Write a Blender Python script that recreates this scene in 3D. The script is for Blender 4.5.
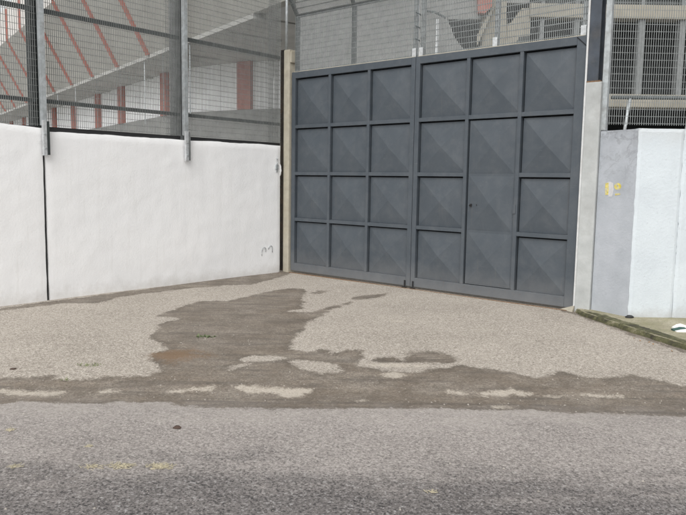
import bpy, bmesh, math, random
import numpy as np
from mathutils import Vector, noise as mnoise
R_ = math.radians
scene = bpy.context.scene
for o in list(bpy.data.objects): bpy.data.objects.remove(o)
col = scene.collection

# ------------------------------------------------------------------ camera
# x runs along the gate, y along the white wall (both meet at the origin), z up
YAW, PITCH, ROLL, FPX = R_(40.8407), R_(6.3046), R_(0.8910), 693.09
CAM = np.array([8.6959, -8.5335, 1.6]); PW, PH = 686., 515.
F0 = np.array([-math.sin(YAW), math.cos(YAW), 0.]); R0 = np.array([math.cos(YAW), math.sin(YAW), 0.])
FW = F0*math.cos(PITCH) + np.array([0, 0, -math.sin(PITCH)])
U0 = np.cross(R0, FW)
RT = math.cos(ROLL)*R0 + math.sin(ROLL)*U0
UP = np.cross(RT, FW)
cd = bpy.data.cameras.new('camera'); cam = bpy.data.objects.new('camera', cd); col.objects.link(cam)
from mathutils import Matrix
m = Matrix(((RT[0], UP[0], -FW[0], CAM[0]), (RT[1], UP[1], -FW[1], CAM[1]), (RT[2], UP[2], -FW[2], CAM[2]), (0, 0, 0, 1)))
cam.matrix_world = m
cd.sensor_fit = 'HORIZONTAL'; cd.sensor_width = 36; cd.lens = 36*FPX/PW
cd.clip_end = 2000; cd.clip_start = .05
scene.camera = cam

# ------------------------------------------------------------------ sky, sun, exposure
SUN_AZ_VEC = np.array([.36, -.93]); SUN_EL = 46
w = bpy.data.worlds.new('World'); scene.world = w; w.use_nodes = True
nt = w.node_tree; bg = nt.nodes['Background']
sky = nt.nodes.new('ShaderNodeTexSky'); sky.sky_type = 'NISHITA'; sky.sun_disc = False
sky.sun_elevation = R_(SUN_EL); sky.sun_rotation = math.atan2(SUN_AZ_VEC[0], SUN_AZ_VEC[1])
sky.air_density = 1.0; sky.dust_density = 3.0; sky.ozone_density = 1.0
hsv = nt.nodes.new('ShaderNodeHueSaturation'); hsv.inputs['Saturation'].default_value = .03
nt.links.new(sky.outputs[0], hsv.inputs['Color']); nt.links.new(hsv.outputs[0], bg.inputs[0])
bg.inputs[1].default_value = .13
ld = bpy.data.lights.new('sun', 'SUN'); ld.energy = 1.0; ld.angle = R_(60); ld.color = (1, .97, .93)
sun = bpy.data.objects.new('sun', ld); col.objects.link(sun)
sv = Vector((SUN_AZ_VEC[0]*math.cos(R_(SUN_EL)), SUN_AZ_VEC[1]*math.cos(R_(SUN_EL)), math.sin(R_(SUN_EL)))).normalized()
sun.rotation_euler = sv.to_track_quat('Z', 'Y').to_euler(); sun.location = (6, -6, 20)
vs = scene.view_settings; vs.view_transform = 'Standard'; vs.look = 'None'; vs.gamma = 1; vs.use_curve_mapping = False
vs.exposure = 0.58

# ------------------------------------------------------------------ measuring helpers
def uvw(u, v, z=0.):                      # street frame: u along the road, v away from it
    q = CAM + R0*u + F0*v; return (float(q[0]), float(q[1]), float(z))
def ray(px, py): return FW + RT*(px-PW/2)/FPX + UP*(PH/2-py)/FPX
def on_ground(px, py, z=0.):
    d = ray(px, py); return CAM + d*(z-CAM[2])/d[2]
def to_uv(P): d = np.asarray(P)-CAM; return float(d@R0), float(d@F0)
def on_v(px, py, v):                      # (u, z) on a plane v = const
    d = ray(px, py); k = v/(d@F0); return float(d@R0*k), float(1.6+d[2]*k)
SA = math.atan((343+150)/FPX)
def stw(s, t, z):                         # frame of the raised stand
    u = -math.sin(SA)*s + math.cos(SA)*t; v = math.cos(SA)*s + math.sin(SA)*t
    return uvw(u, v, z)

# ------------------------------------------------------------------ materials
class NT:
    def __init__(s, name):
        s.m = bpy.data.materials.new(name); s.m.use_nodes = True; s.t = s.m.node_tree
        s.b = s.t.nodes['Principled BSDF']; s.tc = s.t.nodes.new('ShaderNodeTexCoord')
    def n(s, ty, **k):
        x = s.t.nodes.new(ty)
        for a, b in k.items(): setattr(x, a, b)
        return x
    def l(s, a, b): s.t.links.new(a, b)
    def co(s, kind='Object', scale=None):
        if scale is None: return s.tc.outputs[kind]
        mp = s.n('ShaderNodeMapping'); mp.inputs['Scale'].default_value = scale; s.l(s.tc.outputs[kind], mp.inputs['Vector']); return mp.outputs[0]
    def noise(s, scale, detail=4, rough=.55, co=None, dist=0.):
        x = s.n('ShaderNodeTexNoise'); x.inputs['Scale'].default_value = scale; x.inputs['Detail'].default_value = detail
        x.inputs['Roughness'].default_value = rough; x.inputs['Distortion'].default_value = dist
        s.l(co if co is not None else s.co(), x.inputs['Vector']); return x.outputs['Fac']
    def vor(s, scale, co=None, out='Color', feature='F1'):
        x = s.n('ShaderNodeTexVoronoi', feature=feature); x.inputs['Scale'].default_value = scale
        s.l(co if co is not None else s.co(), x.inputs['Vector']); return x.outputs[out]
    def ramp(s, fac, stops):
        x = s.n('ShaderNodeValToRGB'); e = x.color_ramp.elements
        while len(e) < len(stops): e.new(.5)
        for i, (p, c) in enumerate(stops):
            e[i].position = p; e[i].color = (c, c, c, 1) if isinstance(c, (int, float)) else (*c, 1)
        s.l(fac, x.inputs[0]); return x.outputs[0]
    def mix(s, fac, a, b, mode='MIX'):
        x = s.n('ShaderNodeMix', data_type='RGBA', blend_type=mode)
        for i, v in ((0, fac), (6, a), (7, b)):
            if isinstance(v, (int, float)): x.inputs[i].default_value = v if i == 0 else (v, v, v, 1)
            elif isinstance(v, tuple): x.inputs[i].default_value = (*v, 1)
            else: s.l(v, x.inputs[i])
        return x.outputs[2]
    def math(s, op, a, b=None, clamp=False):
        x = s.n('ShaderNodeMath', operation=op, use_clamp=clamp)
        for i, v in enumerate((a, b)):
            if v is None: continue
            if isinstance(v, (int, float)): x.inputs[i].default_value = v
            else: s.l(v, x.inputs[i])
        return x.outputs[0]
    def mapr(s, v, a, b, c=0., d=1., smooth=False):
        x = s.n('ShaderNodeMapRange'); x.interpolation_type = 'SMOOTHSTEP' if smooth else 'LINEAR'
        s.l(v, x.inputs[0])
        for i, q in enumerate((a, b, c, d)): x.inputs[i+1].default_value = q
        return x.outputs[0]
    def attr(s, name):
        x = s.n('ShaderNodeAttribute', attribute_name=name); return x.outputs['Fac']
    def sep(s, co):
        x = s.n('ShaderNodeSeparateXYZ'); s.l(co, x.inputs[0]); return x.outputs
    def bump(s, h, strength=.3, dist=.01):
        x = s.n('ShaderNodeBump'); x.inputs['Strength'].default_value = strength; x.inputs['Distance'].default_value = dist
        s.l(h, x.inputs['Height']); s.l(x.outputs[0], s.b.inputs['Normal'])
    def out(s, colr=None, rough=.8, metal=0., spec=None):
        for key, v in (('Base Color', colr), ('Roughness', rough), ('Metallic', metal), ('Specular IOR Level', spec)):
            if v is None: continue
            if isinstance(v, (int, float)): s.b.inputs[key].default_value = v
            elif isinstance(v, tuple): s.b.inputs[key].default_value = (*v, 1)
            else: s.l(v, s.b.inputs[key])
        return s.m

def mat_simple(name, base, rough=.7, var=.15, scale=6., bump=.15, bscale=60., metal=0., dirt=None, dirt_amt=.5):
    q = NT(name); co = q.co('Object')
    lo = tuple(c*(1-var) for c in base); hi = tuple(min(1, c*(1+var)) for c in base)
    c = q.ramp(q.noise(scale, 6, .6), [(.3, lo), (.7, hi)])
    if dirt:
        mk = q.ramp(q.noise(scale*.35, 8, .7), [(.48, 0.), (.66, 1.)])
        c = q.mix(q.math('MULTIPLY', mk, dirt_amt), c, dirt)
    q.bump(q.noise(bscale, 4, .6), bump, .004)
    return q.out(c, rough, metal)

M = {}
# white painted render on the concrete wall slabs
q = NT('white_wall_paint'); co = q.co('Object')
c = q.ramp(q.noise(1.3, 6, .6), [(.3, (.85, .855, .86)), (.7, (.895, .895, .895))])
zz = q.sep(co)[2]
low = q.mapr(q.math('ADD', zz, q.math('MULTIPLY', q.noise(5, 8, .75), .5)), .16, .42, 1., 0.)
c = q.mix(q.math('MULTIPLY', low, .6), c, (.52, .49, .45))
spk = q.ramp(q.noise(55, 2, .5), [(.68, 0.), (.74, 1.)])
c = q.mix(q.math('MULTIPLY', spk, .25), c, (.5, .49, .47))
str_ = q.ramp(q.noise(3, 5, .6, q.co('Object', (6, 6, .35))), [(.56, 0.), (.75, 1.)])
c = q.mix(q.math('MULTIPLY', str_, .16), c, (.55, .53, .49))
h = q.math('ADD', q.math('MULTIPLY', q.noise(46, 5, .7), .9), q.math('MULTIPLY', q.noise(9, 4, .6), 1.0))
q.bump(h, .19, .02); M['white'] = q.out(c, .75)
# pale painted right wall, and its unpainted dirty return
q = NT('pale_wall_paint'); co = q.co('Object')
c = q.ramp(q.noise(2., 6, .65), [(.3, (.51, .555, .59)), (.7, (.595, .645, .675))])
zz = q.sep(co)[2]
top = q.mapr(q.math('ADD', zz, q.math('MULTIPLY', q.noise(4, 6, .7), .4)), 2.2, 2.45, 0., 1.)
c = q.mix(q.math('MULTIPLY', top, .45), c, (.42, .43, .43))
low = q.mapr(q.math('ADD', zz, q.math('MULTIPLY', q.noise(5, 6, .7), .3)), .15, .32, 1., 0.)
c = q.mix(q.math('MULTIPLY', low, .6), c, (.33, .31, .29))
spk = q.ramp(q.noise(28, 4, .6), [(.63, 0.), (.70, 1.)])
c = q.mix(q.math('MULTIPLY', spk, .35), c, (.36, .38, .4))
q.bump(q.noise(30, 6, .65), .5, .012); M['pale'] = q.out(c, .75)
q = NT('bare_grey_render'); co = q.co('Object')
c = q.ramp(q.noise(3., 7, .65), [(.3, (.345, .368, .40)), (.72, (.445, .47, .505))])
zz = q.sep(co)[2]
top = q.mapr(zz, 1.3, 2.25, 0., 1.)
crk = q.ramp(q.noise(3.3, 6, .62, dist=.5), [(.47, 0.), (.495, 1.), (.505, 1.), (.53, 0.)])
c = q.mix(q.math('MULTIPLY', q.math('MULTIPLY', crk, top), .35), c, (.14, .145, .15))
blot = q.ramp(q.noise(4.5, 8, .7), [(.45, 0.), (.7, 1.)])
c = q.mix(q.math('MULTIPLY', q.math('MULTIPLY', blot, top), .5), c, (.22, .225, .235))
q.bump(q.noise(34, 6, .65), .5, .01); M['bare'] = q.out(c, .85)
# gate paint
q = NT('grey_gate_paint'); co = q.co('Object')
c = q.ramp(q.noise(2.2, 6, .6), [(.3, (.051, .063, .076)), (.7, (.067, .080, .094))])
zz = q.sep(co)[2]
dust = q.ramp(q.noise(5, 7, .7, dist=.4), [(.45, 0.), (.75, 1.)])
c = q.mix(q.math('MULTIPLY', dust, .22), c, (.16, .165, .17))
low = q.mapr(q.math('ADD', zz, q.math('MULTIPLY', q.noise(8, 6, .7), .25)), .15, .55, .5, 0.)
c = q.mix(low, c, (.19, .19, .19))
run = q.ramp(q.noise(6, 6, .65, q.co('Object', (3.5, 1, .22))), [(.60, 0.), (.74, 1.)])
c = q.mix(q.math('MULTIPLY', run, .28), c, (.13, .12, .11))
rst = q.math('MULTIPLY', q.ramp(q.noise(26, 7, .75), [(.60, 0.), (.66, 1.)]), q.mapr(zz, .02, .35, 1., .06))
c = q.mix(q.math('MULTIPLY', rst, .7), c, (.12, .065, .035))
scr = q.ramp(q.noise(9, 3, .5, q.co('Object', (1, 1, 9))), [(.70, 0.), (.73, 1.)])
c = q.mix(q.math('MULTIPLY', scr, .25), c, (.2, .21, .22))
q.bump(q.noise(14, 4, .6), .12, .01)
M['gate'] = q.out(c, q.mapr(q.noise(6, 5, .6), .3, .7, .42, .62))
M['groove'] = mat_simple('dark_groove_sheet', (.012, .013, .016), .9, .2)
M['galv'] = mat_simple('galvanised_steel', (.42, .45, .46), .5, .22, 18, .1, 80, .35, (.25, .24, .23), .5)
M['galv_bright'] = mat_simple('fresh_galvanised_steel', (.52, .54, .55), .45, .2, 25, .1, 80, .3, (.35, .33, .3), .4)
M['wire'] = mat_simple('fence_wire', (.235, .25, .25), .55, .18, 9, .05, 80, .2)
M['wire_dark'] = mat_simple('weathered_dark_wire', (.21, .22, .215), .6, .2, 9, .05, 80, .1)
M['mid_steel'] = mat_simple('weathered_grey_steel', (.19, .20, .20), .6, .2, 9, .05, 80, .1)
M['rail'] = mat_simple('dark_fence_rail', (.075, .088, .09), .55, .25, 10, .1, 60, .1)
M['dark_steel'] = mat_simple('dark_green_steel', (.035, .043, .042), .6, .25, 6, .1, 60, .1)
M['blue_steel'] = mat_simple('weathered_dark_steel', (.05, .06, .075), .5, .35, 5, .15, 60, .2, (.12, .11, .1), .5)
M['rusty'] = mat_simple('rust_blackened_steel', (.032, .027, .022), .85, .5, 8, .4, 60, .1, (.10, .06, .035), .6)
M['beige_post'] = mat_simple('beige_concrete', (.40, .37, .30), .85, .14, 9, .4, 50, 0., (.34, .30, .22), .5)
M['pier'] = mat_simple('weathered_white_concrete', (.41, .425, .42), .8, .16, 5, .4, 50, 0., (.33, .33, .32), .7)
M['pier_trim'] = mat_simple('white_angle_iron', (.58, .59, .59), .55, .1, 12, .1, 60, 0., (.42, .4, .37), .5)
M['soffit'] = mat_simple('stand_soffit_concrete', (.37, .365, .335), .85, .10, .8, .1, 20, 0., (.29, .285, .26), .6)
M['parapet'] = mat_simple('stand_parapet_concrete', (.60, .58, .55), .85, .08, .8, .1, 20)
M['ceiling'] = mat_simple('stand_ceiling_concrete', (.42, .42, .40), .9, .15, .8, .1, 20)
M['red'] = mat_simple('faded_red_paint', (.37, .135, .105), .7, .15, 3, .1, 30, 0., (.34, .17, .13), .5)
M['clad'] = mat_simple('white_corrugated_sheet', (.88, .89, .90), .5, .05, 2, .05, 30)
M['concrete'] = mat_simple('grey_concrete', (.265, .268, .26), .88, .12, 1.6, .3, 25, 0., (.28, .28, .26), .6)
M['concrete_warm'] = mat_simple('warm_dirty_concrete', (.31, .29, .24), .88, .16, 1.8, .3, 25, 0., (.30, .27, .21), .6)
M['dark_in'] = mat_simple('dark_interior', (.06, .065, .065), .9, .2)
M['black'] = mat_simple('black_iron_and_gap_shade', (.015, .015, .016), .6, .3)
M['yellow'] = mat_simple('yellow_spray_paint', (.62, .52, .10), .8, .3, 40, .2, 90, 0., (.46, .475, .50), .75)
M['ghost'] = mat_simple('pale_overpaint', (.54, .535, .54), .85, .08, 30, .3, 60)
M['straw'] = mat_simple('dry_straw', (.44, .395, .285), .85, .35, 60, .1)
M['green'] = mat_simple('weed_leaf', (.105, .145, .055), .6, .35, 60, .1)
M['green_pale'] = mat_simple('faded_weed_leaf', (.19, .22, .10), .7, .35, 60, .1)
M['stone_dark'] = mat_simple('dark_brown_clod', (.07, .045, .035), .9, .4, 60, .4, 120)
M['leaf'] = mat_simple('dry_leaf', (.42, .24, .10), .8, .35, 40, .2)
M['litter'] = mat_simple('crumpled_white_plastic', (.76, .76, .72), .45, .08, 20, .2)
M['litter_green'] = mat_simple('dark_green_print', (.03, .075, .065), .45, .2, 20, .2)
M['pebble'] = mat_simple('pale_pebble', (.30, .275, .245), .9, .6, 9, .3)
M['rust_patch'] = mat_simple('rust_brown', (.17, .10, .055), .9, .3, 40, .3)

def ground_mat(name, dark, light, speck_d, speck_l, vgrad=False):
    q = NT(name); co = q.co('Object')
    big = q.noise(.9, 6, .6)
    c = q.mix(q.ramp(big, [(.32, 0.), (.7, 1.)]), dark, light)
    # exposed aggregate: individual stones of different tone
    v1 = q.sep(q.vor(100, out='Color'))[0]
    v2 = q.sep(q.vor(210, out='Color'))[1]
    st = q.math('ADD', q.math('MULTIPLY', v1, .6), q.math('MULTIPLY', v2, .4))
    st = q.math('ADD', st, q.math('MULTIPLY', q.math('SUBTRACT', q.noise(13, 5, .65), .5), .55))
    st = q.math('ADD', st, q.math('MULTIPLY', q.math('SUBTRACT', q.noise(42, 4, .7), .5), 1.9))
    def stretched(k):           # coordinates drawn out along the road
        x = q.n('ShaderNodeCombineXYZ'); q.l(q.math('MULTIPLY', q.attr('udist'), k), x.inputs[0]); q.l(q.attr('vdist'), x.inputs[1]); return x.outputs[0]
    along = stretched(.22)
    streak = q.noise(5, 7, .68, along)
    c = q.mix(q.ramp(st, [(.58, 0.), (.88, .8)]), c, speck_l)
    c = q.mix(q.ramp(st, [(.08, .85), (.40, 0.)]), c, speck_d)
    if vgrad:      # dust blown to the road edge, worn darker tarmac in the lane
        du = q.math('ADD', q.attr('vdist'), q.math('MULTIPLY', q.math('SUBTRACT', q.noise(1.8, 6, .65), .5), 1.1))
        du = q.math('ADD', du, q.math('MULTIPLY', q.math('SUBTRACT', streak, .5), 1.3))
        dk = q.mapr(du, 3.15, 4.05, .8, 0., True)
        c = q.mix(dk, c, (.40, .405, .425), 'MULTIPLY')
        c = q.mix(q.math('MULTIPLY', dk, q.ramp(st, [(.1, .9), (.42, 0.)])), c, (.03, .03, .032))
        c = q.mix(q.math('MULTIPLY', dk, q.ramp(st, [(.85, 0.), (1.15, .8)])), c, (.42, .42, .42))
        ed = q.mapr(du, 4.2, 4.9, 0., .45, True)
        c = q.mix(ed, c, (.42, .385, .352))
    # damp mud, dry silt: stains with traced outlines, frayed by noise
    fray = q.math('ADD', q.math('MULTIPLY', q.math('SUBTRACT', q.noise(4.2, 11, .80), .5), .46), q.math('MULTIPLY', q.math('SUBTRACT', q.noise(55, 4, .75), .5), .16))
    wet = q.mapr(q.math('ADD', q.attr('wet'), fray), -.02, .04, 0., 1., True)
    wet = q.math('MULTIPLY', wet, q.mapr(q.noise(2.4, 8, .72), .36, .58, .6, 1.))
    mud = q.ramp(q.math('ADD', q.math('MULTIPLY', q.noise(3.2, 8, .72), .5), q.math('MULTIPLY', streak, .5)), [(.36, (.10, .080, .060)), (.5, (.17, .135, .101)), (.64, (.26, .21, .16))])
    mud = q.mix(q.math('MULTIPLY', q.ramp(st, [(.55, 0.), (.95, 1.)]), .5), mud, (.33, .285, .235))
    mud = q.mix(q.math('MULTIPLY', q.ramp(st, [(.05, 1.), (.42, 0.)]), .6), mud, (.06, .052, .045))
    mud = q.mix(q.ramp(q.noise(22, 6, .75), [(.40, .5), (.58, 0.)]), mud, (.10, .084, .066))
    mud = q.mix(q.ramp(q.noise(16, 6, .7, along), [(.55, 0.), (.72, .5)]), mud, (.30, .265, .215))
    c = q.mix(q.math('MULTIPLY', wet, .92), c, mud)
    sdn = q.math('ADD', q.attr('wet'), fray)      # tide mark along the edge, dark rivulets in the gutter
    tide = q.math('MULTIPLY', q.mapr(sdn, -.005, .02, 0., 1., True), q.mapr(sdn, .03, .11, 1., 0., True))
    c = q.mix(q.math('MULTIPLY', tide, q.mapr(q.noise(3.1, 5, .6), .4, .6, .1, .6)), c, (.095, .08, .064))
    riv = q.ramp(q.noise(7, 6, .65, stretched(.12)), [(.53, 0.), (.60, 1.), (.66, 0.)])
    c = q.mix(q.math('MULTIPLY', q.math('MULTIPLY', riv, q.mapr(sdn, .0, .08)), .55), c, (.085, .075, .066))
    core = q.mapr(q.math('ADD', q.attr('wet'), q.math('MULTIPLY', fray, 2.)), .05, .3, 0., .4, True)
    c = q.mix(q.math('MULTIPLY', core, .4), c, (.15, .13, .112))
    silt = q.mapr(q.math('ADD', q.attr('silt'), fray), -.01, .05, 0., .9, True)
    c = q.mix(silt, c, q.mix(q.ramp(st, [(.2, 1.), (.6, 0.)]), (.52, .47, .40), (.40, .355, .30)))
    rust = q.mapr(q.math('ADD', q.attr('rust'), q.math('MULTIPLY', fray, 2.6)), -.10, .16, 0., .75, True)
    c = q.mix(rust, c, (.19, .115, .06))
    hb = q.math('ADD', q.math('MULTIPLY', st, .7), q.math('MULTIPLY', q.noise(40, 5, .7), .8))
    q.bump(hb, .55, .008)
    rg = q.math('SUBTRACT', .92, q.math('MULTIPLY', wet, .22))
    return q.out(c, rg, 0., .35)
M['apron'] = ground_mat('driveway_aggregate', (.325, .29, .248), (.42, .378, .328), (.175, .153, .129), (.62, .57, .505))
M['road'] = ground_mat('worn_asphalt', (.26, .236, .22), (.33, .302, .283), (.14, .127, .119), (.475, .44, .412), True)
M['yard'] = mat_simple('yard_concrete', (.38, .37, .355), .95, .2, .5, .3, 60)
q = NT('mossy_pavement'); 
c = q.ramp(q.noise(3, 7, .65), [(.3, (.27, .245, .165)), (.7, (.42, .385, .29))])
c = q.mix(q.ramp(q.noise(1.7, 6, .7), [(.45, 0.), (.65, .7)]), c, (.16, .16, .065))
c = q.mix(q.ramp(q.sep(q.vor(85))[0], [(.0, .5), (.3, 0.)]), c, (.1, .09, .07))
q.bump(q.noise(45, 6, .7), .6, .01); M['pave'] = q.out(c, .95)
q = NT('mossy_kerb'); nn = q.noise(6, 9, .75)
c = q.ramp(nn, [(.36, (.04, .034, .025)), (.47, (.075, .075, .036)), (.55, (.125, .12, .06)), (.63, (.26, .235, .17))])
zz = q.sep(q.co())[2]
c = q.mix(q.mapr(q.math('ADD', zz, q.math('MULTIPLY', q.noise(18, 6, .7), .03)), .008, .032, .8, 0.), c, (.035, .03, .024))  # kerb foot darkened: dirt and shade put into the colour
q.bump(q.noise(60, 6, .7), .8, .012); M['kerb'] = q.out(c, .95)

# ------------------------------------------------------------------ object helpers
def tag(o, label=None, cat=None, group=None, kind=None):
    for k, v in (('label', label), ('category', cat), ('group', group), ('kind', kind)):
        if v: o[k] = v
    return o
def empty(name, loc, label, cat, group=None):
    o = bpy.data.objects.new(name, None); o.location = loc; o.empty_display_size = .2; col.objects.link(o)
    return tag(o, label, cat, group)
class MB:
    """collects faces in world coordinates, builds one mesh object"""
    def __init__(s): s.v = []; s.f = []; s.sm = False
    def add(s, vs, fs):
        b = len(s.v); s.v += [tuple(map(float, p)) for p in vs]; s.f += [tuple(i+b for i in f) for f in fs]; return s
    def hexa(s, a):          # 8 corners: bottom 4 ccw, top 4
        return s.add(a, [(3, 2, 1, 0), (4, 5, 6, 7), (0, 1, 5, 4), (1, 2, 6, 5), (2, 3, 7, 6), (3, 0, 4, 7)])
    def box(s, x0, x1, y0, y1, z0, z1):
        return s.hexa([(x0, y0, z0), (x1, y0, z0), (x1, y1, z0), (x0, y1, z0), (x0, y0, z1), (x1, y0, z1), (x1, y1, z1), (x0, y1, z1)])
    def fbox(s, f, a0, a1, b0, b1, z0, z1):   # box in another ground frame f(a, b, z)
        return s.hexa([f(a0, b0, z0), f(a1, b0, z0), f(a1, b1, z0), f(a0, b1, z0), f(a0, b0, z1), f(a1, b0, z1), f(a1, b1, z1), f(a0, b1, z1)])
    def bar(s, p, q, w, d, side=(0, 0, 1)):   # rectangular bar from p to q
        p, q = Vector(p), Vector(q); a = (q-p).normalized(); u = a.cross(Vector(side))
        if u.length < 1e-4: u = a.cross(Vector((1, 0, 0)))
        u.normalize(); n = a.cross(u).normalized(); u = u*w/2; n = n*d/2
        return s.hexa([p-u-n, p+u-n, p+u+n, p-u+n, q-u-n, q+u-n, q+u+n, q-u+n])
    def tube(s, pts, r, n=8):
        pts = [Vector(p) for p in pts]; rings = []
        for i, p in enumerate(pts):
            a = (pts[min(i+1, len(pts)-1)]-pts[max(i-1, 0)]).normalized()
            u = a.cross(Vector((0, 0, 1)));  u = u if u.length > 1e-3 else a.cross(Vector((1, 0, 0)))
            u.normalize(); w_ = a.cross(u)
            rr = r[i] if isinstance(r, (list, tuple)) else r
            rings.append([p+(u*math.cos(2*math.pi*k/n)+w_*math.sin(2*math.pi*k/n))*rr for k in range(n)])
        vs = [x for rg in rings for x in rg]; fs = []
        for i in range(len(pts)-1):
            for k in range(n): fs.append((i*n+k, i*n+(k+1) % n, (i+1)*n+(k+1) % n, (i+1)*n+k))
        fs += [tuple(range(n))[::-1], tuple((len(pts)-1)*n+k for k in range(n))]
        return s.add(vs, fs)
    def prism(s, poly, fn, d0, d1):           # poly of (a, z), extruded from depth d0 to d1 ; fn(a, depth, z)
        n = len(poly); vs = [fn(a, d0, z) for a, z in poly] + [fn(a, d1, z) for a, z in poly]
        return s.add(vs, [tuple(range(n)), tuple(range(2*n-1, n-1, -1))] + [(i, i+n, (i+1) % n+n, (i+1) % n) for i in range(n)])
    def build(s, name, mat, parent=None, bevel=0., smooth=False, kind=None):
        me = bpy.data.meshes.new(name)
        off = Vector((0, 0, 0))
        if parent is not None:
            p = parent
            while p is not None: off += p.location; p = p.parent
        else:
            a = np.array(s.v); off = Vector(((a[:, 0].min()+a[:, 0].max())/2, (a[:, 1].min()+a[:, 1].max())/2, a[:, 2].min()))
        me.from_pydata([tuple(Vector(p)-off) for p in s.v], [], s.f); me.validate()
        bm = bmesh.new(); bm.from_mesh(me)
        bmesh.ops.recalc_face_normals(bm, faces=bm.faces)
        if bevel: bmesh.ops.bevel(bm, geom=list(bm.edges), offset=bevel, segments=2, profile=.6, affect='EDGES', clamp_overlap=True)
        bm.to_mesh(me); bm.free()
        if smooth: me.polygons.foreach_set('use_smooth', [True]*len(me.polygons))
        me.materials.append(M[mat] if isinstance(mat, str) else mat)
        o = bpy.data.objects.new(name, me); col.objects.link(o)
        if parent is not None: o.parent = parent
        else: o.location = off
        if kind: o['kind'] = kind
        return o
def structure(o): o['kind'] = 'structure'; return o

# ------------------------------------------------------------------ ground
def poly_px(pts): return [to_uv(on_ground(*p)) for p in pts]
def sdf(P, poly):
    poly = np.array(poly); A = poly; B = np.roll(poly, -1, 0)
    d = np.full(len(P), 1e9); ins = np.zeros(len(P), bool)
    for a, b in zip(A, B):
        e = b-a; w_ = P-a; k = np.clip((w_@e)/(e@e+1e-12), 0, 1)
        d = np.minimum(d, np.hypot(*(w_-k[:, None]*e).T))
        cnd = (a[1] > P[:, 1]) != (b[1] > P[:, 1])
        xi = a[0]+(P[:, 1]-a[1])/(b[1]-a[1]+1e-12)*(b[0]-a[0])
        ins ^= cnd & (P[:, 0] < xi)
    return np.where(ins, d, -d)
WET = [
 # the broad damp patch running from the gate corner down to the gutter, with the gutter itself
 [(-300, 371), (-120, 378), (0, 376.6), (55, 374.6), (64, 378), (147, 374.6), (162, 370.6), (149, 362), (156, 352), (167, 349), (149, 339), (161, 323.6), (179, 318.6), (156, 316), (181, 307),
  (201, 301), (227, 301), (260, 293), (282, 289), (300, 287.4), (308, 291), (303, 297), (304, 308.5), (287, 312), (310, 312), (330, 307), (352, 301.5), (352, 303.5), (332, 309.5), (314, 320), (300, 332), (292, 340), (290, 349), (314, 351), (324, 348),
  (334, 354), (344, 348.5), (361, 350.5), (363, 358), (354, 364), (364, 367), (390, 371), (412, 372), (437, 368), (470, 367), (500, 369), (537, 377.5), (558, 372), (596, 377.5), (633, 374), (667, 381.7), (686, 384.6), (820, 388), (1000, 386),
  (1000, 424), (820, 420), (686, 416), (633, 414), (540, 410), (475, 409.6), (400, 407.5), (330, 408), (230, 407), (181, 404), (167, 399), (114, 400), (80, 402), (20, 399), (0, 404), (-120, 400), (-300, 402)],
 [(371, 360.5), (388, 355.5), (403, 359), (408, 350.5), (441, 351), (458, 359.6), (446, 364.5), (425, 362), (400, 363), (380, 362.5)],
 [(349, 299), (358, 296), (388, 293.5), (384, 296.5), (360, 300.5)],
 [(309, 293.5), (318, 290.5), (330, 290.8), (322, 294)],
 # dirt line at the foot of the white wall
 [(-60, 316), (0, 308.6), (50, 301.2), (120, 292.5), (200, 281.5), (281, 271), (292, 272), (284, 276), (255, 284), (215, 286), (190, 288), (150, 293), (120, 297), (96, 304), (84, 303), (60, 303.5), (0, 311), (-60, 318)],
 [(455, 364), (470, 367), (470, 372), (440, 371)],
 [(555, 309), (580, 313), (600, 320), (640, 334), (686, 350), (686, 353.5), (640, 339), (600, 324), (575, 315)],
]
DRY = [
 [(285, 361), (300, 359), (341, 366), (338, 372), (322, 374.5), (303, 369)],
 [(240, 358), (252, 355.5), (284, 357), (282, 360), (258, 361.5), (243, 361)],
 [(228, 367), (247, 363.5), (246, 365), (231, 369.5)],
]
SILT = [
 [(-200, 388), (-60, 386), (0, 386.5), (45, 387), (78, 386), (74, 389.5), (48, 393), (20, 393.5), (0, 390.5), (-100, 392), (-200, 391)],
 [(90, 388), (122, 385.5), (121, 387.5), (92, 390)],
 [(161, 387.5), (182, 386), (214, 383.5), (213, 386.5), (175, 389)],
 [(232, 383.5), (260, 382), (300, 385), (315, 387.5), (306, 392.5), (285, 395), (266, 390), (240, 388)],
 [(475, 390), (496, 388.5), (510, 386), (522, 388.5), (541, 391.5), (510, 394), (482, 393.5)],
 [(444, 389.5), (462, 389), (461, 391.5), (446, 391.5)],
 [(541, 392), (590, 391), (650, 392.8), (640, 395.2), (618, 394.5), (580, 394), (542, 394)],
 [(479, 404.5), (500, 403), (525, 405), (520, 407.5), (490, 407)],
 [(362, 364), (392, 362.5), (430, 365.5), (420, 368), (404, 367), (385, 368)],
 [(377, 373.5), (395, 371.5), (405, 374), (400, 377.5), (383, 377)],
 [(352, 386), (361, 385), (366, 387), (356, 388.5)],
 [(357, 398), (365, 397), (366, 399), (358, 399.5)],
 [(384, 320.5), (405, 320), (408, 322), (388, 322.5)],
]
RUST = [[(150, 354), (175, 350), (198, 352), (205, 356), (190, 361), (165, 363)]]
def dip(u, v): return -.028*np.exp(-((v-5.1)/.32)**2) + .004*np.sin(u*1.3+v*.7)*np.cos(v*1.9)*(np.abs(v-6.5) < 6)
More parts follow.
